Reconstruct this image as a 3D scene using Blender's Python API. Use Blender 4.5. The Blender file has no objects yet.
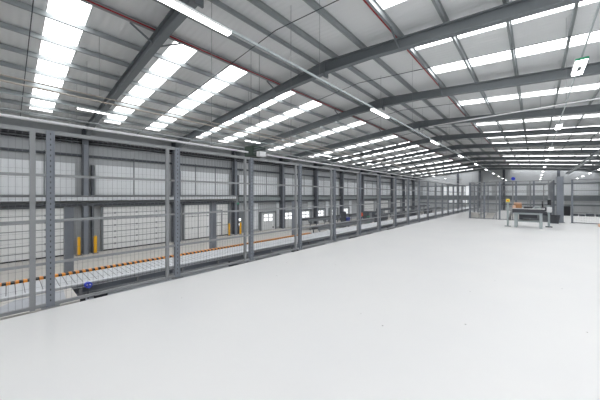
import bpy, math, random
from mathutils import Vector, Matrix
random.seed(4)
S = bpy.context.scene
C = S.collection

# ---------------------------------------------------------------- camera, light, exposure
# world: X across the building, Y along it, Z up; upper deck floor at Z = 0, dock floor at Z = -2.1
FPX, PSI = 262.0, math.radians(41.86)
cam = bpy.data.cameras.new('camera'); camo = bpy.data.objects.new('camera', cam); C.objects.link(camo)
camo.location = (0, 0, 1.5); camo.rotation_euler = (math.radians(90), 0, PSI)
cam.sensor_width = 36; cam.lens = 36 * FPX / 600.0; cam.shift_y = -4.5 / 600.0
cam.clip_start = .05; cam.clip_end = 300
S.camera = camo
w = bpy.data.worlds.new('sky'); S.world = w; w.use_nodes = True
w.node_tree.nodes['Background'].inputs[0].default_value = (.9, .95, 1, 1)
w.node_tree.nodes['Background'].inputs[1].default_value = 1.2
S.view_settings.view_transform = 'Standard'; S.view_settings.look = 'None'
S.view_settings.gamma = 1; S.view_settings.exposure = 0.0
S.view_settings.use_curve_mapping = False
SKY_E = 4.75

GZ = -2.1
XL, XR, XC = -21.0, 8.4, -6.3
YN, YE = -12.0, 66.5
PITCH = .09
FR = [3.2, 8.6, 14.0, 20.1, 26.1, 32.1, 38.1, 44.1, 50.1, 56.1, 62.1]
def zr(x, base=6.5):            # height of a roof layer (base = its height at the ridge)
    return base - PITCH * abs(x - XC)

# ---------------------------------------------------------------- materials
def mat(name, col, rough=.5, metal=0, bump=None, noise=0, emit=0, spec=.5):
    m = bpy.data.materials.new(name); m.use_nodes = True
    nt = m.node_tree; b = nt.nodes['Principled BSDF']
    b.inputs['Base Color'].default_value = (*col, 1)
    b.inputs['Roughness'].default_value = rough; b.inputs['Metallic'].default_value = metal
    b.inputs['Specular IOR Level'].default_value = spec
    tc = nt.nodes.new('ShaderNodeTexCoord')
    if noise:
        n = nt.nodes.new('ShaderNodeTexNoise'); n.inputs['Scale'].default_value = 2.5; n.inputs['Detail'].default_value = 5
        r = nt.nodes.new('ShaderNodeMix'); r.data_type = 'RGBA'
        r.inputs[6].default_value = (*[c * (1 - noise) for c in col], 1); r.inputs[7].default_value = (*[min(1, c * (1 + noise)) for c in col], 1)
        nt.links.new(tc.outputs['Object'], n.inputs['Vector']); nt.links.new(n.outputs['Fac'], r.inputs[0]); nt.links.new(r.outputs[2], b.inputs['Base Color'])
    if bump:
        ax, sc, st = bump
        wv = nt.nodes.new('ShaderNodeTexWave'); wv.bands_direction = ax; wv.inputs['Scale'].default_value = sc
        bp = nt.nodes.new('ShaderNodeBump'); bp.inputs['Strength'].default_value = st; bp.inputs['Distance'].default_value = .03
        nt.links.new(tc.outputs['Object'], wv.inputs['Vector']); nt.links.new(wv.outputs['Fac'], bp.inputs['Height']); nt.links.new(bp.outputs['Normal'], b.inputs['Normal'])
    if emit:
        b.inputs['Emission Color'].default_value = (1, 1, 1, 1); b.inputs['Emission Strength'].default_value = emit
    return m
M = dict(
 steel=mat('painted_steel', (.20, .22, .235), .5),
 steel_dark=mat('dark_steel', (.07, .08, .095), .55),
 column=mat('column_steel', (.10, .11, .13), .55),
 galv=mat('galvanised_steel', (.38, .41, .42), .45, .2, noise=.12),
 post=mat('fence_post_paint', (.225, .245, .28), .5),
 rail=mat('fence_rail_paint', (.285, .295, .305), .5),
 wire=mat('mesh_wire', (.24, .25, .275), .5),
 sheet=mat('roof_liner_sheet', (.84, .855, .86), .55, bump=('Y', 1.6, .25)),
 wall=mat('wall_cladding', (.47, .49, .51), .6, bump=('Y', .8, .3)),
 wall_end=mat('end_wall_cladding', (.52, .54, .56), .6, bump=('X', .8, .3)),
 panel=mat('pale_wall_panel', (.84, .87, .90), .5, bump=('Y', 1.2, .25)),
 shutter=mat('pale_door_panel', (.90, .91, .91), .5),
 seam=mat('door_seam', (.30, .31, .33), .6),
 skylight=mat('translucent_rooflight', (.9, .95, 1), .4, emit=SKY_E),
 lamp=mat('lit_tube', (1, 1, 1), .4, emit=7.0),
 lampbody=mat('white_lamp_body', (.82, .83, .84), .4),
 window_lit=mat('daylit_window', (.9, .95, 1), .3, emit=2.0),
 window_dim=mat('daylit_cladding_window', (.85, .9, .95), .4, emit=.4),
 white=mat('white_deck', (.72, .74, .77), .4),
 slat=mat('conveyor_slat', (.62, .64, .67), .45),
 groove=mat('groove', (.16, .17, .19), .6),
 orange=mat('orange_marking', (.95, .36, .03), .6),
 black=mat('black_rubber', (.02, .02, .025), .6),
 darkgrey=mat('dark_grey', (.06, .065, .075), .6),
 door_grey=mat('grey_door_panel', (.74, .76, .77), .5),
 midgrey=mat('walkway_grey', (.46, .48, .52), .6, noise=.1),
 beige=mat('beige_plate', (.62, .60, .57), .6),
 yellow=mat('yellow_paint', (.95, .50, .02), .5),
 yellowbox=mat('yellow_switch', (.85, .75, .10), .5),
 blue=mat('blue_paint', (.03, .06, .38), .4),
 beacon=mat('blue_beacon', (.05, .09, .75), .4),
 red=mat('red_pipe_paint', (.42, .03, .04), .45),
 white_pipe=mat('white_pipe', (.80, .80, .82), .4),
 brown_pipe=mat('tan_pipe', (.48, .43, .38), .5),
 card=mat('cardboard', (.52, .27, .13), .8, noise=.2),
 cardpale=mat('pale_cardboard', (.78, .52, .38), .8),
 bench=mat('bench_paint', (.40, .45, .46), .45),
 top=mat('bench_top', (.62, .62, .62), .4),
 hivis=mat('orange_hi_vis', (.95, .13, .02), .7),
 navy=mat('navy_trousers', (.03, .04, .12), .8),
 skin=mat('skin', (.55, .33, .24), .6),
 hair=mat('dark_hair', (.04, .03, .02), .8),
 green=mat('green_paint', (.05, .38, .20), .5),
 heater=mat('dark_green_casing', (.04, .065, .05), .7),
 concrete=mat('dock_concrete', (.52, .505, .48), .7, noise=.10),
)
# white resin floor with tiny specks of grit
def floor_mat():
    m = bpy.data.materials.new('white_resin_floor'); m.use_nodes = True; nt = m.node_tree; b = nt.nodes['Principled BSDF']
    b.inputs['Roughness'].default_value = .34; b.inputs['Specular IOR Level'].default_value = .35
    tc = nt.nodes.new('ShaderNodeTexCoord')
    n = nt.nodes.new('ShaderNodeTexNoise'); n.inputs['Scale'].default_value = .7; n.inputs['Detail'].default_value = 6
    a = nt.nodes.new('ShaderNodeMix'); a.data_type = 'RGBA'; a.inputs[6].default_value = (.80, .805, .815, 1); a.inputs[7].default_value = (.88, .875, .865, 1)
    v = nt.nodes.new('ShaderNodeTexVoronoi'); v.inputs['Scale'].default_value = 2.6
    lt = nt.nodes.new('ShaderNodeMath'); lt.operation = 'LESS_THAN'; lt.inputs[1].default_value = .026
    k = nt.nodes.new('ShaderNodeMix'); k.data_type = 'RGBA'; k.inputs[7].default_value = (.30, .29, .28, 1)
    nt.links.new(tc.outputs['Object'], n.inputs['Vector']); nt.links.new(tc.outputs['Object'], v.inputs['Vector'])
    nt.links.new(n.outputs['Fac'], a.inputs[0]); nt.links.new(v.outputs['Distance'], lt.inputs[0])
    nt.links.new(a.outputs[2], k.inputs[6]); nt.links.new(lt.outputs[0], k.inputs[0]); nt.links.new(k.outputs[2], b.inputs['Base Color'])
    return m
M['floor'] = floor_mat()

# ---------------------------------------------------------------- mesh helper
class MB:
    def __init__(s): s.v = []; s.f = []; s.mi = []; s.mats = []
    def _m(s, m):
        if m not in s.mats: s.mats.append(m)
        return s.mats.index(m)
    def hexa(s, p, m=None):     # p: 4 bottom then 4 top corners
        i = len(s.v); s.v += [tuple(q) for q in p]
        for f in ((0,3,2,1),(4,5,6,7),(0,1,5,4),(1,2,6,5),(2,3,7,6),(3,0,4,7)):
            s.f.append(tuple(i + k for k in f)); s.mi.append(s._m(m) if m else 0)
        return s
    def box(s, x0, x1, y0, y1, z0, z1, m=None):
        return s.hexa([(x0,y0,z0),(x1,y0,z0),(x1,y1,z0),(x0,y1,z0),(x0,y0,z1),(x1,y0,z1),(x1,y1,z1),(x0,y1,z1)], m)
    def rbox(s, x0, x1, y0, y1, base0, base1, m=None):     # box that follows the roof slope (all on one side of the ridge)
        return s.hexa([(x0,y0,zr(x0,base0)),(x1,y0,zr(x1,base0)),(x1,y1,zr(x1,base0)),(x0,y1,zr(x0,base0)),
                       (x0,y0,zr(x0,base1)),(x1,y0,zr(x1,base1)),(x1,y1,zr(x1,base1)),(x0,y1,zr(x0,base1))], m)
    def tube(s, a, b, r, n=8, m=None, r2=None):
        a, b = Vector(a), Vector(b); d = (b - a).normalized()
        u = d.cross(Vector((0,0,1)) if abs(d.z) < .9 else Vector((1,0,0))).normalized(); w_ = d.cross(u)
        r2 = r if r2 is None else r2; i = len(s.v)
        for P, R in ((a, r), (b, r2)):
            for k in range(n):
                t = 2 * math.pi * (k + .5) / n; s.v.append(tuple(P + (u * math.cos(t) + w_ * math.sin(t)) * R))
        for k in range(n):
            s.f.append((i + k, i + (k+1) % n, i + n + (k+1) % n, i + n + k)); s.mi.append(s._m(m) if m else 0)
        s.f.append(tuple(i + k for k in range(n))[::-1]); s.f.append(tuple(i + n + k for k in range(n))); s.mi += [s._m(m) if m else 0] * 2
        return s
    def ibeam(s, y, hw, x0, x1, b0, b1, ft=.03, wt=.02, lower0=0, lower1=0):   # sloping I-section, lower flange may drop
        def H(ya, yb, za0, za1, zb0, zb1):
            s.hexa([(x0,ya,za0),(x1,ya,zb0),(x1,yb,zb0),(x0,yb,za0),(x0,ya,za1),(x1,ya,zb1),(x1,yb,zb1),(x0,yb,za1)])
        A0, A1 = zr(x0,b0)-lower0, zr(x0,b1); B0, B1 = zr(x1,b0)-lower1, zr(x1,b1)
        H(y-hw, y+hw, A0, A0+ft, B0, B0+ft); H(y-hw, y+hw, A1-ft, A1, B1-ft, B1); H(y-wt, y+wt, A0+ft, A1-ft, B0+ft, B1-ft)
        return s
    def build(s, name, m, parent=None, bevel=0):
        me = bpy.data.meshes.new(name); me.from_pydata(s.v, [], s.f); me.update()
        if s.mats:
            for k in s.mats: me.materials.append(M[k])
            me.polygons.foreach_set('material_index', s.mi)
        else: me.materials.append(M[m])
        o = bpy.data.objects.new(name, me); C.objects.link(o)
        if parent: o.parent = parent; o.matrix_parent_inverse = Matrix.Translation(-parent.location)
        if bevel:
            b = o.modifiers.new('bevel', 'BEVEL'); b.width = bevel; b.segments = 2; b.limit_method = 'ANGLE'
        return o
def tag(o, label, cat, group=None):
    o['label'] = label; o['category'] = cat
    if group: o['group'] = group
    return o
def thing(name, label, cat, loc=(0,0,0), group=None):
    o = bpy.data.objects.new(name, None); C.objects.link(o); o.location = loc; o.empty_display_size = .1
    return tag(o, label, cat, group)
def struct(o): o['kind'] = 'structure'; return o
def copy_tree(root, dx=0, dy=0, dz=0, label=None):
    c = root.copy(); C.objects.link(c); c.location = root.location + Vector((dx, dy, dz))
    if label: c['label'] = label
    for ch in list(root.children):
        d = ch.copy(); C.objects.link(d); d.parent = c
        for g in list(ch.children):
            e = g.copy(); C.objects.link(e); e.parent = d
    return c
ORD = ['first','second','third','fourth','fifth','sixth','seventh','eighth','ninth','tenth','eleventh','twelfth','thirteenth','fourteenth','fifteenth','sixteenth','seventeenth','eighteenth','nineteenth','twentieth']
def nth(i, what, frm):
    return f'{what} nearest {frm}' if i == 0 else f'{what} {ORD[i]} from {frm}'

# ---------------------------------------------------------------- floors
fb = MB()
fb.box(-4.78, XR, YN, 20.3, -.3, 0); fb.box(-4.78, -3.2, 20.3, 29, -.3, 0); fb.box(.85, XR, 20.3, 28.5, -.3, 0)
struct(fb.build('floor', 'floor'))
struct(MB().box(XL, XR, YN, YE, GZ-.2, GZ).build('floor_dock', 'concrete'))

# ---------------------------------------------------------------- walls
struct(MB().box(XL-.2, XL, YN, YE, GZ, zr(XL, 7.1)).build('wall_left', 'wall'))
struct(MB().box(XR, XR+.2, YN, YE, GZ, zr(XR, 7.1)).build('wall_right', 'wall'))
struct(MB().hexa([(XL,YN-.2,GZ),(XR,YN-.2,GZ),(XR,YN,GZ),(XL,YN,GZ),(XL,YN-.2,5.8),(XR,YN-.2,5.8),(XR,YN,5.8),(XL,YN,5.8)]).build('wall_back', 'wall_end'))
we = MB()
we.hexa([(XL,YE,GZ),(XC,YE,GZ),(XC,YE+.2,GZ),(XL,YE+.2,GZ),(XL,YE,zr(XL,7.1)),(XC,YE,7.1),(XC,YE+.2,7.1),(XL,YE+.2,zr(XL,7.1))])
we.hexa([(XC,YE,GZ),(XR,YE,GZ),(XR,YE+.2,GZ),(XC,YE+.2,GZ),(XC,YE,7.1),(XR,YE,zr(XR,7.1)),(XR,YE+.2,zr(XR,7.1)),(XC,YE+.2,7.1)])
struct(we.build('wall_end', 'wall_end'))
# horizontal wall trims: girts, ledges, black strips standing in for the eave shadow gap (left wall)
def trimbox(n, b, m): struct(b.build(f'trim_{n}', m))
trimbox(1, MB().box(XL, XL+.10, YN, YE, 3.90, 4.05), 'steel_dark')
trimbox(2, MB().box(XL, XL+.3, YN, YE, 4.86, 4.99).box(XL, XL+.2, YN, YE, 4.70, 4.76), 'black')  # not real trim: black strips stand in for the eave shadow gap
trimbox(3, MB().box(XL, XL+.22, YN, YE, 1.40, 1.52), 'steel_dark')
trimbox(4, MB().box(XL, XL+.26, YN, YE, .82, .95), 'steel_dark')
trimbox(5, MB().box(XL, XL+.12, YN, YE, 1.0, 1.36), 'bench')
trimbox(6, MB().box(XL, XR, YE-.2, YE, .55, 1.45), 'steel')
trimbox(7, MB().box(XL, XR, YE-.1, YE, 3.55, 3.75), 'steel')
trimbox(8, MB().box(XL, XR, YE-.08, YE, -.35, -.1), 'steel')

# pale panels of the left wall between columns
FRL = [-2.2] + FR + [YE]
n = 1
for a, b in zip(FRL[:-1], FRL[1:]):
    pb = MB().box(XL, XL+.07, a+.55, b-.45, 1.55, 3.46)
    o = pb.build(f'trim_{8+n}', 'panel'); struct(o)
    sb = MB()
    k = max(2, int((b-a)/1.8))
    for q in range(1, k): yy = a + (b-a)*q/k; sb.box(XL+.07, XL+.10, yy-.03, yy+.03, 1.55, 4.1)
    s = sb.build('panel_joint', 'steel', o); n += 1

# ceiling with gaps for the rooflights
SKY = []; SKR = []
FRA = [-8.0, -2.2] + FR
for f in FRA:
    if f > 63: continue
    SKY += [(f+.68, f+1.5), (f+2.95, f+3.8)]; SKR += [(f+.95, f+1.5), (f+3.25, f+4.05)]
cb = MB()
def cx(x0, x1, y0, y1): cb.rbox(x0, x1, y0, y1, 7.15, 7.22)
for lst, xa, xb in ((SKY, XL, XC), (SKR, XC, XR)):
    y = YN
    for a, b in lst: cx(xa, xb, y, a); y = b
    cx(xa, xb, y, YE)
for a, b in SKY: cx(XL, -19.4, a, b); cx(-9.15, XC, a, b)
for a, b in SKR: cx(XC, -3.25, a, b); cx(7.9, XR, a, b)
struct(cb.build('ceiling', 'sheet'))
wn = 1
for lst, x0, x1 in ((SKY, -19.4, -9.15), (SKR, -3.25, 7.9)):
    for a, b in lst:
        struct(MB().rbox(x0, x1, a, b, 7.16, 7.20).build(f'window_{wn}', 'skylight')); wn += 1
# ---------------------------------------------------------------- doors of the left wall
def sectional(nm, y0, y1, z1, rows, latch=True):
    o = struct(MB().box(XL, XL+.09, y0, y1, GZ, z1).build(nm, 'shutter'))
    sb = MB(); lb = MB(); step = (z1-GZ)/rows
    for r in range(1, rows): sb.box(XL+.09, XL+.105, y0, y1, GZ+step*r-.02, GZ+step*r+.02)
    sb.build('panel_seam', 'seam', o)
    if latch:
        for q in range(3):
            yy = y0 + (y1-y0)*(q+.5)/3
            for r in range(1, rows): lb.box(XL+.105, XL+.13, yy-.05, yy+.05, GZ+step*r-.05, GZ+step*r+.05)
        lb.build('hinge', 'seam', o)
    fb_ = MB().box(XL, XL+.15, y0-.12, y0, GZ, z1+.12).box(XL, XL+.15, y1, y1+.12, GZ, z1+.12).box(XL, XL+.15, y0-.12, y1+.12, z1, z1+.15)
    fb_.build('door_frame', 'steel', o)
    MB().box(XL+.09, XL+.12, y0, y1, GZ, GZ+.07).build('bottom_seal', 'black', o)
    return o
sectional('door_1', -4.0, 2.55, .75, 7)
sectional('door_2', 4.15, 8.0, .75, 7)
d3 = sectional('door_3', 9.45, 13.45, .72, 3)
MB().box(XL+.09, XL+.12, 11.9, 12.0, GZ, .2).box(XL+.09, XL+.12, 12.75, 12.85, GZ, .2).box(XL+.09, XL+.12, 11.9, 12.85, .15, .22).box(XL+.09, XL+.12, 11.9, 12.85, -.95, -.88).build('wicket_frame', 'seam', d3)
MB().box(XL+.09, XL+.11, 10.6, 10.64, GZ, .7).build('upright_joint', 'seam', d3)
d4 = struct(MB().box(XL, XL+.1, 14.35, 15.3, GZ, .05).build('door_4', 'steel'))
MB().box(XL+.1, XL+.12, 14.6, 14.85, -.9, -.7).box(XL+.1, XL+.12, 14.6, 14.85, -1.35, -1.15).build('window_pane', 'window_lit', d4)
dn = 5
for yc in (18.3, 21.3, 24.3, 27.3, 30.3, 33.3):
    o = struct(MB().box(XL, XL+.12, yc-.95, yc+.95, GZ, -.32).build(f'door_{dn}', 'door_grey')); dn += 1
    pn = MB()
    for sy in (-1, 1):
        for zz in (-.62, -1.02): pn.box(XL+.12, XL+.14, yc+sy*.34-.22, yc+sy*.34+.22, zz-.12, zz+.12)
    pn.build('window_pane', 'window_lit', o)
    MB().box(XL, XL+.2, yc-1.1, yc-.95, GZ, -.2).box(XL, XL+.2, yc+.95, yc+1.1, GZ, -.2).box(XL, XL+.2, yc-1.1, yc+1.1, -.32, -.2).build('door_frame', 'steel', o)
    MB().box(XL+.12, XL+.16, yc+.6, yc+.75, -1.95, -1.8).build('handle', 'black', o)
for y0, y1 in ((38.9, 42.6), (45, 48.6), (51, 54.6), (57, 60.6)):
    sectional(f'door_{dn}', y0, y1, .6, 6, False); dn += 1
# panels below the ledge in the bays of the small doors
lb = MB()
for yc in (16.6, 19.9, 22.8, 25.2, 28.9, 31.5, 34.9): lb.box(XL, XL+.06, yc-.35, yc+.35, -1.9, .75)
trimbox(41, lb, 'panel')
# daylit panels in the end wall
for x0, x1, z0, z1 in ((-15.5,-14.9,1.6,3.5),(-14.6,-13.6,1.6,3.5),(-13.4,-12.9,1.6,3.5),(-12.5,-11.8,1.6,3.5),(-11.5,-10.3,1.6,3.5),(-14.6,-13.7,-.1,.5),(-13.3,-12.8,-.1,.5),(-12,-10.9,-.1,.5)):
    struct(MB().box(x0, x1, YE-.05, YE, z0, z1).build(f'window_{wn}', 'window_dim')); wn += 1
pe = MB()
for a, b in ((-20,-16.2),(-9.8,-6.6),(-5.9,-1.2),(-.5,3.0),(3.7,8)): pe.box(a, b, YE-.05, YE, 1.55, 3.5)
trimbox(42, pe, 'panel')

# ---------------------------------------------------------------- portal frames
for i, fy in enumerate(FR):
    t = thing('portal_frame', nth(i, 'grey steel portal frame crossing the roof,', 'the camera'), 'steel frame', (XC, fy, 0), 'portal frames of the hall')
    MB().ibeam(fy, .11, XL+.3, -18.0, 6.55, 6.92, lower0=.38).ibeam(fy, .11, -18.0, -8.2, 6.55, 6.92).ibeam(fy, .11, -8.2, XC, 6.55, 6.92, lower1=.10).build('rafter', 'steel', t)
    MB().ibeam(fy, .11, XC, -4.4, 6.55, 6.92, lower0=.10).ibeam(fy, .11, -4.4, 5.5, 6.55, 6.92).ibeam(fy, .11, 5.5, XR-.3, 6.55, 6.92, lower1=.38).build('rafter', 'steel', t)
    MB().box(XC-.03, XC+.03, fy-.13, fy+.13, 6.28, 6.9).build('splice_plate', 'steel', t)
    for sx in (XL+.05, XR-.55):
        zt = zr(sx+.25, 6.9)
        c = MB().box(sx, sx+.04, fy-.14, fy+.14, GZ, zt).box(sx+.46, sx+.5, fy-.14, fy+.14, GZ, zt).box(sx+.04, sx+.46, fy-.02, fy+.02, GZ, zt)
        if sx > 0: c = MB().box(sx, sx+.04, fy-.14, fy+.14, GZ, zt).box(sx+.46, sx+.5, fy-.14, fy+.14, GZ, zt).box(sx+.04, sx+.46, fy-.02, fy+.02, GZ, zt)
        c.build('column', 'column', t)
    for xx in (-9.05, -3.3):
        for sy in (-1, 1):
            MB().tube((xx, fy+sy*.05, zr(xx, 6.55)), (xx, fy+sy*.75, zr(xx, 6.95)), .03, 4).build('fly_brace', 'steel', t)
# downpipes / second uprights beside the left columns
for i, fy in enumerate(FR[:8]):
    tag(MB().box(XL+.12, XL+.42, fy+.3, fy+.42, GZ, 3.4).build('wall_stanchion', 'column'),
        nth(i, 'slim dark stanchion beside a wall column on the left,', 'the camera'), 'stanchion', 'stanchions beside the left wall columns')
    tag(MB().box(XL+.57, XL+.62, fy-.11, fy+.11, GZ, 4.6).build('cover_channel', 'post', ), nth(i, 'pale blue-grey channel on the face of a left wall column,', 'the camera'), 'channel', 'channels on the left wall columns')

# ---------------------------------------------------------------- purlins
def purlin(x, label):
    s = 1 if x < XC else -1
    zt, zb = zr(x, 7.13), zr(x, 6.96)
    b = MB().box(x-.012, x+.012, YN+.1, YE-.1, zb, zt)
    b.box(min(x, x+s*.055), max(x, x+s*.055), YN+.1, YE-.1, zb, zb+.014).box(min(x, x-s*.055), max(x, x-s*.055), YN+.1, YE-.1, zt-.014, zt)
    tag(b.build('roof_purlin', 'galv'), label, 'purlin', 'galvanised purlins under the roof')
for i in range(11):
    purlin([-6.75, -7.75, -9.05, -10.4, -11.75, -13.1, -14.45, -15.8, -17.15, -18.5, -19.85][i], 'galvanised roof purlin on the left slope, ' + ('nearest the ridge' if i == 0 else ORD[i] + ' down from the ridge'))
for i in range(11):
    purlin([-5.9, -4.65, -3.3, -1.95, -.56, .8, 2.15, 3.5, 4.85, 6.2, 7.55][i], 'galvanised roof purlin on the right slope, ' + ('nearest the ridge' if i == 0 else ORD[i] + ' down from the ridge'))
for x, s in ((-9.05, 'left'), (-3.3, 'right')):
    zb = zr(x, 6.99)
    tag(MB().tube((x + (.1 if s == 'left' else -.1), YN+.2, zb), (x + (.1 if s == 'left' else -.1), YE-.2, zb), .022, 6).build('red_pipe', 'red'),
        f'thin red pipe running under the purlin on the {s} roof slope', 'pipe')
# tie rods across the purlins, one per bay
for i, f in enumerate([-2.2] + FR[:8]):
    b = MB(); b.tube((XL+.3, f+2.65, zr(XL+.3, 6.90)), (XC, f+2.65, 6.90), .013, 6).tube((XC, f+2.65, 6.90), (XR-.3, f+2.65, zr(XR-.3, 6.90)), .013, 6)
    tag(b.build('tie_rod', 'steel_dark'), nth(i, 'thin dark tie rod crossing under the purlins,', 'the camera'), 'rod', 'tie rods under the purlins')

# ---------------------------------------------------------------- lighting lines
def light_line(x, z, ys, half, label, lampw, y0, y1, group, tw=.012, sensor=False):
    t = thing('light_trunking', f'white lighting trunking hung on wires, {label}', 'trunking', (x, y0, z))
    MB().box(x-tw, x+tw, y0, y1, z+.03, z+.075).build('trunking', 'bench', t)
    for yy in [y0+.4] + [a + 2.9 for a in ys]:
        if yy < y1: MB().tube((x, yy, z+.08), (x, yy, zr(x, 7.14)), .004, 4).build('hanger_wire', 'rail', t)
    for i, yy in enumerate(ys):
        l = thing('strip_light', nth(i, f'lit white strip light in the row {label},', 'the camera'), 'light', (x, yy, z), group)
        MB().box(x-lampw, x+lampw, yy-half, yy+half, z-.005, z+.03).build('light_body', 'lampbody', l)
        MB().box(x-lampw*.85, x+lampw*.85, yy-half*.97, yy+half*.97, z-.03, z-.005).build('diffuser', 'lamp', l)
        if sensor and i == 1:
            MB().box(x-.03, x+.03, yy-.12, yy+.12, z-.04, z-.03).build('sensor', 'steel', l)
            MB().box(x-lampw, x+lampw, yy-half-.02, yy-half, z-.02, z+.02).build('end_cap', 'green', l)
light_line(-3.6, 4.07, [1.78 + 6.0*k for k in range(11)], .58, 'left of the ridge line', .055, YN+1, YE-2, 'strip lights left of the ridge')
light_line(.66, 4.06, [1.5 + 6.1*k for k in range(11)], .42, 'above the work bench', .09, YN+1, YE-2, 'strip lights above the bench', .009, True)
light_line(-12.0, 4.58, [2.15 + 7.2*k for k in range(8)], .53, 'over the loading bay', .04, YN+1, YE-2, 'strip lights over the loading bay')
light_line(4.7, 4.05, [32.5 + 6*k for k in range(5)], .5, 'near the right edge', .085, 26, YE-2, 'strip lights near the right edge', .02)
# longitudinal pipes
def pipe(x, z, r, m, y0, y1, label, wires=True):
    t = thing('overhead_pipe', label, 'pipe', (x, y0, z))
    MB().tube((x, y0, z), (x, y1, z), r, 8).build('pipe', m, t)
    if wires:
        yy = y0 + 1
        while yy < min(y1, 40): MB().tube((x, yy, z), (x, yy, zr(x, 7.14)), .006, 4).build('hanger_wire', 'rail', t); yy += 6
pipe(-5.3, 2.575, .022, 'white_pipe', -4, 3.98, 'long white pipe running just above the mesh fence top, near length')
pipe(-5.3, 2.575, .022, 'white_pipe', 4.52, 44, 'long white pipe above the mesh fence top, far length past the junction box')
tag(MB().box(-5.37, -5.23, 4.3, 4.51, 2.51, 2.64).build('junction_box', 'lampbody', bevel=.01), 'small white junction box between the two white pipes above the fence', 'box')
pipe(-12.6, 5.15, .03, 'brown_pipe', YN+1, 60, 'tan pipe hung above the loading bay lights')
pipe(-14.8, 4.75, .035, 'galv', YN+1, 60, 'grey pipe hung beyond the loading bay lights')
pipe(-17.2, 4.45, .04, 'galv', YN+1, 60, 'grey pipe hung closest to the left wall')
pipe(-10.6, 4.72, .02, 'brown_pipe', YN+1, 60, 'thin tan pipe hung over the slat conveyor')
tp = thing('overhead_pipe', 'straight white pipe crossing the hall below the rafters', 'pipe', (-4.9, 17.4, 5.77))
MB().tube((-4.9, 17.4, 5.77), (XR-.2, 17.4, 5.77), .03, 8).build('pipe', 'white_pipe', tp)
for xx in (-3, .2, 3.4): MB().tube((xx, 17.4, 5.8), (xx, 17.4, zr(xx, 7.14)), .006, 4).build('hanger_wire', 'rail', tp)
for x, y, z, lab in ((-8, 6.35, 3.0, 'dark green louvred unit hanging behind the gap in the white pipes'),):
    t = thing('unit_heater', lab, 'heater', (x, y, z))
    MB().box(x-.25, x+.25, y-.32, y+.32, z-.02, z+.36).build('casing', 'heater', t, bevel=.02)
    lv = MB()
    for k in range(5): lv.box(x+.25, x+.28, y-.28, y+.28, z+.03+k*.06, z+.05+k*.06)
    lv.build('louvre', 'steel', t)
    for sy in (-.2, .2): MB().tube((x, y+sy, z+.36), (x, y+sy, zr(x, 7.14)), .008, 4).build('hanger_wire', 'rail', t)
# cable tray, right
t = thing('cable_tray', 'dark ladder cable tray running along the hall at upper right', 'cable tray', (4.3, 20, 5.3))
MB().box(4.05, 4.09, 19, YE-.3, 5.28, 5.42).build('side_rail', 'steel', t); MB().box(4.51, 4.55, 19, YE-.3, 5.28, 5.42).build('side_rail', 'steel', t)
rb = MB(); yy = 19.2
while yy < YE-.4: rb.box(4.09, 4.51, yy-.03, yy+.03, 5.3, 5.33); yy += .6
rb.build('rung', 'galv', t)
yy = 20.1
while yy < 62: MB().box(4.02, 4.08, yy-.03, yy+.03, 5.4, zr(4.05, 6.55)).build('hanger', 'steel', t); yy += 6

# ---------------------------------------------------------------- mesh fence along the deck edge
FX, P0, PS, NP = -4.87, .385, 1.68, 17
def wire_mesh(L, z0, z1, pitch=.06, hp=.12, r=.0013):
    b = MB(); k = pitch
    while k < L - .01: b.box(k-r, k+r, -r, r, z0, z1); k += pitch
    z = z0 + hp
    while z < z1 - .01: b.box(0, L, r, 3*r, z-.0008, z+.0008); z += hp
    return b
def make_panel(L, label, group, rails=(.59, 1.16, 1.77)):      # built along local +X from 0 to L
    t = thing('mesh_fence_panel', label, 'fence panel', (0,0,0), group)
    wire_mesh(L-.08, .05, 2.35).build('wire_mesh', 'wire', t)
    MB().box(0, L-.08, -.02, .02, 2.325, 2.375).build('top_rail', 'rail', t)
    MB().box(0, L-.08, -.02, .02, .015, .055).build('bottom_rail', 'rail', t)
    for z in rails: MB().box(0, L-.08, -.018, .018, z-.017, z+.017).build('middle_rail', 'rail', t)
    MB().box(L-.235, L-.183, -.022, .022, 0, 2.375).build('stile', 'rail', t)
    return t
def make_post(label, group, z1=2.37):
    t = thing('fence_post', label, 'fence post', (0,0,0), group)
    u = MB().box(-.042, -.032, -.04, .04, 0, z1, 'post').box(.032, .042, -.04, .04, 0, z1, 'post').box(-.042, .042, .02, .03, 0, z1, 'post').box(-.042, .042, -.03, -.02, 0, z1, 'post')
    for k in range(32): u.box(-.006, .006, -.031, -.029, .08+k*.072, .105+k*.072, 'darkgrey')
    u.build('upright', 'post', t)
    MB().box(-.09, .09, -.06, .06, 0, .012).build('base_plate', 'rail', t)
    return t
def move(t, x, y, rz, z=0): t.location = (x, y, z); t.rotation_euler = (0, 0, rz); return t
G1, G2 = 'mesh panels of the long left fence', 'posts of the long left fence'
P = make_panel(PS, 'wire mesh fence panel at the near left end of the long fence', G1)
move(P, FX, P0-PS+.04, math.pi/2)
Q = make_post('perforated grey fence post nearest the camera in the long left fence', G2); move(Q, FX, P0, math.pi/2)
for k in range(1, NP+1):
    c = copy_tree(P, 0, PS*k, 0, f'wire mesh fence panel, {ORD[k]} from the near left end of the long fence')
for k in range(1, NP):
    c = copy_tree(Q, 0, PS*k, 0, f'perforated grey fence post, {ORD[k]} from the near left end of the long fence')
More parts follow.
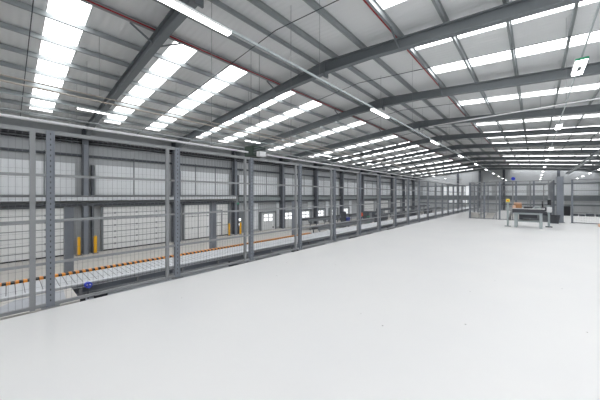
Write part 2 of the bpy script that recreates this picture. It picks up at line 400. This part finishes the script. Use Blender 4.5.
# enclosure and cross fence
def run(x0, y0, x1, y1, nseg, where, group):
    L = math.hypot(x1-x0, y1-y0); a = math.atan2(y1-y0, x1-x0); s = L/nseg
    p = make_panel(s, '', group); move(p, x0+.04*math.cos(a), y0+.04*math.sin(a), a)
    q = make_post('', group.replace('panels', 'posts')); move(q, x0, y0, a)
    for k in range(nseg):
        if k:
            p2 = copy_tree(p, s*k*math.cos(a), s*k*math.sin(a)); q2 = copy_tree(q, s*k*math.cos(a), s*k*math.sin(a))
        else: p2, q2 = p, q
        p2['label'] = f'wire mesh panel {where[0]}, {ORD[k]} from the {where[1]}'
        q2['label'] = f'grey fence post {where[0]}, {ORD[k]} from the {where[1]}'
run(-3.2, 20.4, .75, 20.4, 5, ('in the far cage front', 'left'), 'mesh panels of the far cage front')
run(-3.2, 20.6, -3.2, 28.4, 5, ('in the far cage left side', 'front'), 'mesh panels of the far cage left side')
run(.8, 20.7, .8, 28.4, 5, ('in the far cage right side', 'front'), 'mesh panels of the far cage right side')
run(-3.1, 28.6, .7, 28.6, 4, ('in the far cage back', 'left'), 'mesh panels of the far cage back')
run(1.51, 20.4, 8.3, 20.4, 4, ('in the right cross fence', 'wide column'), 'mesh panels of the right cross fence')
t = thing('corner_column', 'wide blue-grey steel column at the right corner of the far cage', 'column', (1.04, 20.4, 0))
MB().box(.9, 1.18, 20.28, 20.31, 0, 2.55).box(.9, 1.18, 20.49, 20.52, 0, 2.55).box(1.02, 1.06, 20.31, 20.49, 0, 2.55).build('upright', 'post', t)
MB().box(.86, 1.22, 20.24, 20.56, 0, .02).build('base_plate', 'steel', t)
tag(MB().box(-3.14, -2.72, 20.46, 20.7, 0, .38).build('kick_cabinet', 'beige', bevel=.01), 'low pale box at the left front corner of the far cage', 'box')
for i, x in enumerate((-12.6, -8.6, -4.6, 3.2)):
    tag(MB().box(x-.2, x+.2, YE-.45, YE-.41, GZ, zr(x, 6.9)).box(x-.2, x+.2, YE-.26, YE-.22, GZ, zr(x, 6.9)).box(x-.03, x+.03, YE-.41, YE-.26, GZ, zr(x, 6.9)).build('end_wall_column', 'column'),
        f'dark steel column against the end wall, {ORD[i]} from the left', 'column', 'columns of the end wall')

# ---------------------------------------------------------------- slat conveyor with hazard edge
CZ = -.65; CX0, CX1 = -9.53, -8.14
t = thing('slat_conveyor', 'long pale slat conveyor with orange and black edge beyond the fence', 'conveyor', (-8.8, 0, GZ))
b = MB(); yy = -4.0
PT = .142
b.box(CX0, CX1, -4, 60, CZ-.05, CZ-.015, 'groove')
while yy < 13: b.box(CX0+.1, CX1-.13, yy+.008, yy+PT-.008, CZ-.015, CZ, 'slat'); yy += PT
b.box(CX0+.02, CX1-.13, yy, 60, CZ-.015, CZ, 'white')
b.build('slat_deck', 'slat', t)
b = MB(); yy = -4.0; k = 0
while yy < 11.4:
    b.box(CX0-.02, CX0+.14, yy, yy+PT*.5, CZ-.03, CZ+.05, 'orange'); b.box(CX0-.02, CX0+.13, yy+PT*.5, yy+PT, CZ-.03, CZ+.045, 'black'); yy += PT
b.build('hazard_edge', 'orange', t)
MB().box(CX1-.13, CX1, -4, 60, CZ-.07, CZ+.03).build('side_rail', 'white', t)
MB().box(CX1-.04, CX1, -4, 60, CZ-.26, CZ-.21).build('lower_rail', 'rail', t)
MB().box(CX1-.16, CX1-.14, -4, 60, -.98, CZ-.1).build('skirt', 'post', t)
MB().box(CX0, CX0+.06, -4, 60, CZ-.15, CZ-.05).build('side_rail', 'rail', t)
yy = 1.17
for k in range(30):
    MB().box(CX1-.06, CX1-.005, yy-.03, yy+.03, -.98, CZ-.1).build('leg', 'rail', t); yy += 1.23
# walkway below
t = thing('walkway', 'grey walkway between the slat conveyor and the fence', 'walkway', (-8.3, 0, GZ))
MB().box(-9.9, -6.9, -6, 62, -1.08, -1.0).build('walkway_deck', 'midgrey', t)
for k in range(11):
    MB().box(-7.1, -6.95, FRA[0]+6*k, FRA[0]+6*k+.15, GZ, -1.08).build('support_leg', 'steel', t)
tag(MB().box(-8.08, -7.0, -5, 1.0, -.999, -.66).build('step_platform', 'beige'), 'pale beige low platform at the near left foot of the fence', 'platform')
tag(MB().hexa([(-7.95,.1,-.659),(-7.3,-.35,-.659),(-7.1,.8,-.659),(-8.0,.85,-.659),(-7.95,.1,-.65),(-7.3,-.35,-.65),(-7.1,.8,-.65),(-8.0,.85,-.65)]).build('shadow_patch', 'midgrey'), 'grey angular sheet painting a shadow on the low beige platform', 'painted shadow')  # grey sheet shaped and coloured as a shadow falling on the platform
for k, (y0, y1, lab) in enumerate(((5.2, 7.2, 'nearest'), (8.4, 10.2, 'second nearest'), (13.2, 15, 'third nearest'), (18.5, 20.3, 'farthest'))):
    tag(MB().box(-8.05, -7.2, y0, y1, -.999, -.82).build('shade_slab', 'darkgrey'), f'dark flat stand-in for shade on the walkway behind the fence, {lab} of four', 'painted shadow', 'dark shade slabs on the walkway')  # dark slabs colour in the shaded patches along the walkway
for k, (y0, y1) in enumerate(((.95, 1.2), (1.4, 1.62))):
    tag(MB().box(-8.0, -7.7, y0, y1, -.999, -.86).build('black_block', 'black', bevel=.01), f'small black block on the walkway behind the second fence post, {["left","right"][k]} one', 'block')
# blue beacon on a stem
t = thing('blue_sensor', 'small blue lamp on a stem at the near edge of the slat conveyor', 'sensor', (-8.05, 1.3, -1))
MB().tube((-8.05, 1.3, -1.0), (-8.05, 1.3, -.72), .012, 8).build('stem', 'darkgrey', t)
MB().tube((-8.09, 1.29, -.66), (-7.99, 1.31, -.66), .07, 16).build('housing', 'beacon', t)
MB().tube((-7.99, 1.27, -.645), (-7.975, 1.27, -.645), .016, 8).tube((-7.99, 1.33, -.645), (-7.975, 1.33, -.645), .016, 8).build('lens', 'lampbody', t)

# ---------------------------------------------------------------- loading bay
GC = 'light steel columns of the loading bay beam'
for i, yy in enumerate((1.55, 7.55, 14.1)):
    t = thing('bay_column', f'blue-grey square steel column standing in the loading bay, {["nearest","second nearest","farthest"][i]} of three', 'column', (-13.2, yy, GZ), GC)
    MB().box(-13.35, -13.05, yy-.13, yy-.1, GZ, 1.08).box(-13.35, -13.05, yy+.1, yy+.13, GZ, 1.08).box(-13.22, -13.18, yy-.1, yy+.1, GZ, 1.08).box(-13.06, -13.05, yy-.1, yy+.1, GZ, 1.08).build('upright', 'post', t)
    MB().box(-13.45, -12.95, yy-.23, yy+.23, GZ, GZ+.02).build('base_plate', 'steel', t)
t = thing('bay_beam', 'long horizontal steel beam carried by the loading bay columns', 'beam', (-13.2, -4, 1.1))
MB().box(-13.32, -13.08, -5, 9.2, 1.08, 1.11).box(-13.32, -13.08, -5, 9.2, 1.48, 1.51).box(-13.21, -13.19, -5, 9.2, 1.11, 1.48).build('web', 'rail', t)
MB().box(-13.2, -12.98, -5, 8.9, 1.30, 1.44).build('cable_duct', 'panel', t)
MB().box(-13.26, -13.02, -5, 8.9, 1.1, 1.18).build('lower_shade_strip', 'darkgrey', t)  # dark strip paints the shadow band along the bottom of the beam
for i, (y, lab) in enumerate(((2.86, 'left of the nearest wall column'), (3.66, 'right of the nearest wall column'), (13.3, 'left of the far wall column by the grey door'), (14.5, 'in front of the small grey door'))):
    t = thing('bollard', f'yellow bollard {lab}', 'bollard', (-20.45, y, GZ), 'yellow bollards by the loading doors')
    MB().tube((-20.45, y, GZ), (-20.45, y, GZ+1.05), .085, 16).tube((-20.45, y, GZ+1.05), (-20.45, y, GZ+1.1), .085, 16, r2=.04).build('tube', 'yellow', t)
    MB().box(-20.6, -20.3, y-.15, y+.15, GZ, GZ+.02).build('base_plate', 'darkgrey', t)
tag(MB().box(-20.56, -20.5, 13.95, 14.35, .68, .86).build('exit_sign', 'green'), 'small green emergency sign on the far wall column', 'sign')
for i, (x, y) in enumerate(((-13.9, .25), (-13.9, .93))):
    t = thing('dock_ramp', f'grey steel ramp plate on the dock floor, {["left","right"][i]} of the two by the hazard edge', 'ramp', (x, y, GZ))
    MB().hexa([(x-.5,y-.3,GZ),(x+.6,y-.3,GZ),(x+.6,y+.3,GZ),(x-.5,y+.3,GZ),(x-.5,y-.3,GZ+.32),(x+.6,y-.3,GZ+.04),(x+.6,y+.3,GZ+.04),(x-.5,y+.3,GZ+.32)]).build('ramp_plate', 'post', t)
    MB().box(x-.6, x-.5, y-.3, y+.3, GZ, GZ+.36).build('back_edge', 'darkgrey', t)
# pallet of goods on the dock floor
for i, (x, y, lab) in enumerate(((-13.2, 10.9, 'behind the hazard edge'), (-14.2, 6.4, 'near the middle wall door'))):
    t = thing('pallet', f'low dark wrapped pallet on the dock floor {lab}', 'pallet', (x, y, GZ))
    pb = MB()
    for k in range(5): pb.box(x-.4+k*.18, x-.3+k*.18, y-.6, y+.6, GZ+.1, GZ+.12)
    for k in (-.4, 0, .36): pb.box(x+k-.04, x+k+.06, y-.6, y+.6, GZ, GZ+.1)
    pb.build('pallet_deck', 'midgrey', t)
    MB().box(x-.36, x+.34, y-.5, y+.5, GZ+.12, GZ+.3).build('load', 'darkgrey' if i == 0 else 'midgrey', t, bevel=.03)
def belt_conveyor(x0, x1, y0, y1, z, label, m='steel_dark'):
    t = thing('belt_conveyor', label, 'conveyor', ((x0+x1)/2, y0, GZ))
    MB().box(x0+.05, x1-.05, y0, y1, z-.05, z).build('belt', 'black', t)
    MB().box(x1-.05, x1, y0, y1, z-.2, z+.06).build('side_frame', m, t); MB().box(x0, x0+.05, y0, y1, z-.2, z+.06).build('side_frame', m, t)
    yy = y0 + .3
    while yy < y1:
        MB().box(x1-.06, x1, yy-.04, yy+.04, GZ, z-.2).build('leg', m, t); MB().box(x0, x0+.06, yy-.04, yy+.04, GZ, z-.2).build('leg', m, t); yy += 2.5
belt_conveyor(-18.4, -17.2, 20.5, 34, -1.0, 'long dark belt conveyor in front of the small windowed doors', 'steel')
belt_conveyor(-15.2, -14.4, 18.5, 31, -1.45, 'low dark belt conveyor nearer than the windowed door conveyor', 'steel')
belt_conveyor(-14.8, -13.8, 33, 60, -.9, 'far belt conveyor running towards the end wall', 'steel')
belt_conveyor(-18.2, -17.2, 38, 62, -.6, 'far raised belt conveyor close to the left wall', 'steel_dark')
for k, y in enumerate((25.3, 30, 35.1, 41)):
    t = thing('tote_stack', f'dark stacked totes beyond the pale conveyor, {ORD[k]} from the near side', 'totes', (-11.6, y, GZ), 'dark totes beyond the conveyor')
    for q in range(3): MB().box(-12.0, -11.2, y-.75, y+.75, GZ+.02+q*.56, GZ+.54+q*.56).build('tote', 'darkgrey', t, bevel=.04)
for k, (x, y, s, hgt) in enumerate(((-16.6, 32, .45, 1.5), (-16.9, 34.2, .5, 1.4), (-17, 36.6, .4, 1.7))):
    t = thing('control_cabinet', f'dark control cabinet behind the person in orange, {ORD[k]} from the left', 'cabinet', (x, y, GZ), 'cabinets behind the person')
    MB().box(x-s, x+s, y-s, y+s, GZ, GZ+hgt).build('body', 'steel_dark', t, bevel=.03)
    MB().box(x+s, x+s+.02, y-s*.8, y+s*.8, GZ+.2, GZ+hgt-.2).build('door', 'steel', t)
# blue stacker truck
x, y = -16.2, 25.9
t = thing('stacker_truck', 'dark blue pallet stacker truck left of the person in orange', 'truck', (x, y, GZ))
MB().box(x-.35, x+.35, y-.3, y+.5, GZ+.12, GZ+1.1).build('chassis', 'blue', t, bevel=.05)
MB().box(x-.3, x+.3, y-.45, y-.3, GZ+.05, GZ+1.75).build('mast', 'darkgrey', t)
for s in (-.2, .2): MB().box(x+s-.06, x+s+.06, y-1.5, y-.45, GZ+.06, GZ+.12).build('fork', 'darkgrey', t)
MB().tube((x, y+.5, GZ+.9), (x, y+1.0, GZ+1.25), .03, 8).tube((x-.2, y+1.0, GZ+1.25), (x+.2, y+1.0, GZ+1.25), .03, 8).build('tiller', 'black', t)
for s in (-.28, .28): MB().tube((x+s-.05, y+.25, GZ+.12), (x+s+.05, y+.25, GZ+.12), .12, 12).build('wheel', 'black', t)
# green trolley
x, y = -15.6, 30.0
t = thing('green_trolley', 'green tubular trolley right beside the person in orange', 'trolley', (x, y, GZ))
MB().tube((x, y, GZ+.1), (x, y, GZ+1.0), .03, 6).tube((x, y+.6, GZ+.1), (x, y+.6, GZ+1.0), .03, 6).tube((x, y, GZ+1.0), (x, y+.6, GZ+1.0), .03, 6).build('handle_frame', 'green', t)
MB().box(x-.5, x, y, y+.6, GZ+.14, GZ+.2).build('platform', 'green', t)
for s in (.08, .52):
    for q in (-.42, -.08): MB().tube((x+q-.02, y+s, GZ+.07), (x+q+.02, y+s, GZ+.07), .07, 10).build('wheel', 'black', t)

# ---------------------------------------------------------------- person in orange
def skin_fig(name, pts, edges, radii, m, parent=None, root=0):
    me = bpy.data.meshes.new(name); me.from_pydata(pts, edges, []); o = bpy.data.objects.new(name, me); C.objects.link(o)
    md = o.modifiers.new('skin', 'SKIN'); 
    if not me.skin_vertices: bpy.context.view_layer.objects.active = o
    lay = me.skin_vertices[0].data if me.skin_vertices else me.attributes and None
    for i, r in enumerate(radii):
        lay[i].radius = (r, r) if not isinstance(r, tuple) else r
    lay[root].use_root = True
    o.modifiers.new('sub', 'SUBSURF').levels = 2; o.modifiers['sub'].render_levels = 2
    me.materials.append(M[m])
    if parent: o.parent = parent; o.matrix_parent_inverse = Matrix.Translation(-parent.location)
    return o
px, py = -16.25, 29.55
def L(p): return (px+p[0], py+p[1], GZ+p[2])
try:
    body_pts = [(0,0,.93),(0,.02,1.15),(0,.02,1.38),(0,.01,1.5),(0,-.02,1.6),(0,-.03,1.7),
      (.1,0,.88),(.11,-.04,.5),(.12,.02,.09),(.12,-.14,.04),(-.1,0,.88),(-.11,.06,.5),(-.12,.16,.09),(-.12,.02,.04),
      (.2,.02,1.4),(.26,-.02,1.13),(.25,-.2,.98),(.25,-.28,.95),(-.2,.02,1.4),(-.26,0,1.12),(-.24,-.2,1.0),(-.24,-.28,.98)]
    body_edges = [(0,1),(1,2),(2,3),(3,4),(4,5),(0,6),(6,7),(7,8),(8,9),(0,10),(10,11),(11,12),(12,13),(2,14),(14,15),(15,16),(16,17),(2,18),(18,19),(19,20),(20,21)]
    rad = [.13,.13,.14,.055,.085,.07,.085,.06,.042,.035,.085,.06,.042,.035,.055,.042,.03,.03,.055,.042,.03,.03]
    pr = skin_fig('person', [L(p) for p in body_pts], body_edges, rad, 'skin')
    tag(pr, 'person standing on the dock floor in an orange top and dark blue trousers', 'person')
    ves = skin_fig('orange_top', [L(p) for p in [(0,0,.88),(0,.02,1.2),(0,.02,1.4),(.2,.02,1.4),(.26,-.02,1.13),(.25,-.15,1.02),(-.2,.02,1.4),(-.26,0,1.12),(-.24,-.15,1.03)]],
        [(0,1),(1,2),(2,3),(3,4),(4,5),(2,6),(6,7),(7,8)], [.19,.165,.165,.075,.06,.05,.075,.06,.05], 'hivis', pr)
    tr = skin_fig('trousers', [L(p) for p in [(0,0,.92),(.1,0,.86),(.11,-.04,.5),(.12,.02,.12),(-.1,0,.86),(-.11,.06,.5),(-.12,.16,.12)]],
        [(0,1),(1,2),(2,3),(0,4),(4,5),(5,6)], [.15,.11,.085,.065,.11,.085,.065], 'navy', pr)
    hr = skin_fig('hair', [L(p) for p in [(0,.02,1.62),(0,.0,1.73)]], [(0,1)], [.075,.078], 'hair', pr)
    for s in (1, -1):
        sh = MB().box(px+s*.12-.05, px+s*.12+.05, py+(-.16 if s == 1 else -.0), py+(.08 if s == 1 else .22), GZ, GZ+.09).build('shoe', 'black', pr, bevel=.03)
except Exception as e:
    print('PERSON FAILED', e)

# ---------------------------------------------------------------- work bench and what stands round it
BX0, BX1, BY0, BY1 = -.74, .28, 16.0, 16.8
t = thing('work_bench', 'grey steel work bench with pale top and lower shelf in front of the far cage', 'bench', ((BX0+BX1)/2, BY0, 0))
MB().box(BX0-.06, BX1+.06, BY0-.04, BY1+.04, .87, .90).build('bench_top', 'top', t, bevel=.008)
MB().box(BX0-.05, BX1+.05, BY0-.03, BY1+.03, .70, .87).build('apron', 'darkgrey', t)
for xx in (BX0+.02, BX1-.12):
    for yy in (BY0, BY1-.1): MB().box(xx, xx+.1, yy, yy+.1, 0, .77).build('leg', 'bench', t)
MB().box(BX0+.12, BX1-.12, BY0+.02, BY1-.02, .28, .32).build('lower_shelf', 'bench', t)
MB().box(BX0+.12, BX1-.12, BY0+.01, BY0+.05, .62, .77).build('drawer_front', 'bench', t)
MB().box(BX0+.2, BX1-.2, BY0+.12, BY1-.1, .45, .62).build('drawer_body', 'darkgrey', t)
def on_bench(b, name, m, label, cat, bevel=.01): return tag(b.build(name, m, bevel=bevel), label, cat)
t = thing('cardboard_box', 'open brown cardboard box on the left of the work bench', 'box', (-.6, 16.3, .9))
MB().box(-.74, -.46, 16.15, 16.45, .9, 1.08).build('carton', 'card', t)
MB().hexa([(-.74,16.15,1.08),(-.46,16.15,1.08),(-.46,16.17,1.08),(-.74,16.17,1.08),(-.74,16.02,1.16),(-.46,16.02,1.16),(-.46,16.04,1.17),(-.74,16.04,1.17)]).build('flap', 'cardpale', t)
MB().hexa([(-.47,16.15,1.07),(-.46,16.15,1.08),(-.46,16.45,1.08),(-.47,16.45,1.07),(-.36,16.15,1.14),(-.35,16.15,1.15),(-.35,16.45,1.15),(-.36,16.45,1.14)]).build('flap', 'card', t)
on_bench(MB().box(-.79, -.68, 16.0, 16.13, .9, 1.03), 'small_carton', 'cardpale', 'small pale carton at the left front corner of the bench', 'box')
on_bench(MB().box(-.38, -.08, 16.1, 16.4, .9, .955), 'document_tray', 'black', 'flat black tray in the middle of the bench', 'tray')
t = thing('label_printer', 'grey label printer on the right half of the bench', 'printer', (.08, 16.2, .9))
MB().box(-.04, .2, 16.08, 16.36, .9, .99).build('body', 'bench', t, bevel=.02); MB().box(.0, .16, 16.07, 16.08, .93, .95).build('slot', 'black', t)
t = thing('monitor', 'dark screen on a stand at the right end of the bench', 'monitor', (.26, 16.4, .9))
MB().box(.24, .27, 16.25, 16.55, .98, 1.24).build('screen', 'black', t, bevel=.005); MB().box(.26, .29, 16.38, 16.42, .9, 1.1).build('stand', 'darkgrey', t); MB().box(.2, .32, 16.3, 16.5, .9, .915).build('foot', 'darkgrey', t)
t = thing('switch_post', 'short grey post with a yellow switch box left of the bench', 'post', (-.98, 16.3, 0))
MB().box(-1.015, -.945, 16.265, 16.335, 0, 1.22).build('pole', 'bench', t); MB().box(-1.1, -.86, 16.18, 16.42, 0, .02).build('base_plate', 'steel', t)
MB().box(-1.05, -.91, 16.2, 16.36, 1.18, 1.33).build('switch_box', 'yellowbox', t, bevel=.01)
MB().tube((-.98, 16.2, 1.26), (-.98, 16.16, 1.26), .03, 12).build('button', 'hivis', t)
t = thing('scanner_stand', 'slim grey scanner stand to the right of the bench', 'stand', (.5, 17.1, 0))
MB().box(.46, .54, 17.1, 17.2, 0, 1.35).build('pole', 'bench', t); MB().box(.38, .62, 17.0, 17.3, 0, .03).build('foot', 'darkgrey', t)
MB().box(.42, .6, 17.0, 17.1, .7, .95).build('scanner_head', 'lampbody', t, bevel=.02); MB().box(.45, .57, 17.04, 17.1, 1.05, 1.3).build('bracket', 'black', t)
t = thing('waste_bin', 'dark low bin behind the right end of the bench', 'bin', (.75, 19.6, 0))
MB().tube((.75, 19.6, 0), (.75, 19.6, .42), .2, 16, r2=.26).build('body', 'darkgrey', t); MB().tube((.75, 19.6, .42), (.75, 19.6, .45), .27, 16).build('rim', 'black', t)
# inclined conveyor in the cage
t = thing('incline_conveyor', 'pale inclined belt conveyor rising through the opening in the far cage', 'conveyor', (-1.9, 24, GZ))
def incl(x0, x1, o0, o1): return MB().hexa([(x0,21.3,-.5+o0),(x1,21.3,-.5+o0),(x1,26.6,.3+o0),(x0,26.6,.3+o0),(x0,21.3,-.5+o1),(x1,21.3,-.5+o1),(x1,26.6,.3+o1),(x0,26.6,.3+o1)])
incl(-2.2, -1.4, -.05, 0).build('belt', 'top', t); incl(-2.26, -2.2, -.15, .08).build('side_frame', 'rail', t); incl(-1.4, -1.34, -.15, .08).build('side_frame', 'rail', t)
for yy, zz in ((22, -.5), (25.8, .05)):
    for xx in (-2.24, -1.42): MB().box(xx, xx+.06, yy, yy+.08, GZ, zz).build('leg', 'steel', t)
t = thing('sorting_machine', 'dark boxy machine standing on the dock floor inside the far cage opening', 'machine', (0, 24.5, GZ))
MB().box(-.8, .8, 23.3, 25.6, GZ, .35).build('body', 'steel_dark', t, bevel=.04); MB().box(-.6, .6, 23.6, 25.2, .35, .7).build('hood', 'darkgrey', t, bevel=.04)
MB().box(-.6, .6, 23.27, 23.3, -.3, .2).build('access_panel', 'steel', t)
# things at the far edge of the right deck
t = thing('dark_cabinet', 'dark upright cabinet at the far edge of the right deck', 'cabinet', (1.78, 27.8, 0))
MB().box(1.6, 1.96, 27.6, 28.0, 0, .72).build('body', 'darkgrey', t, bevel=.02); MB().box(1.63, 1.93, 27.58, 27.6, .05, .68).build('door', 'black', t)
for k, (x, s, h_) in enumerate(((2.2, .15, .16), (2.55, .14, .12), (2.95, .2, .2), (3.4, .17, .17), (3.8, .15, .2))):
    tag(MB().box(x-s, x+s, 27.7, 28.05, 0, h_).build('small_crate', 'steel_dark', bevel=.02), f'small dark crate at the far edge of the right deck, {ORD[k]} from the tall cabinet', 'crate', 'small crates on the right deck')
t = thing('wire_trolley', 'open grey wire trolley at the far edge of the right deck', 'trolley', (4.4, 27.8, 0))
wb = MB()
for xx in (4.2, 4.6):
    for yy in (27.6, 28.0): wb.tube((xx, yy, .05), (xx, yy, .5), .02, 6)
for zz in (.15, .5): wb.tube((4.2, 27.6, zz), (4.6, 27.6, zz), .02, 6).tube((4.2, 28, zz), (4.6, 28, zz), .02, 6).tube((4.2, 27.6, zz), (4.2, 28, zz), .02, 6).tube((4.6, 27.6, zz), (4.6, 28, zz), .02, 6)
wb.build('frame', 'steel', t)
for xx in (4.2, 4.6):
    for yy in (27.6, 28.0): MB().tube((xx-.015, yy, .05), (xx+.015, yy, .05), .05, 10).build('wheel', 'black', t)
tag(MB().box(2.28, 2.85, 18.7, 19.1, 0, .13).build('cardboard_sheet', 'cardpale', bevel=.01), 'flat pale brown carton lying on the floor at the right picture edge', 'carton')
tag(MB().tube((-3.15, YE-.14, 4.8), (-3.15, YE-.01, 4.8), .32, 20).build('round_sign', 'beacon'), 'round blue sign high on the end wall', 'sign')
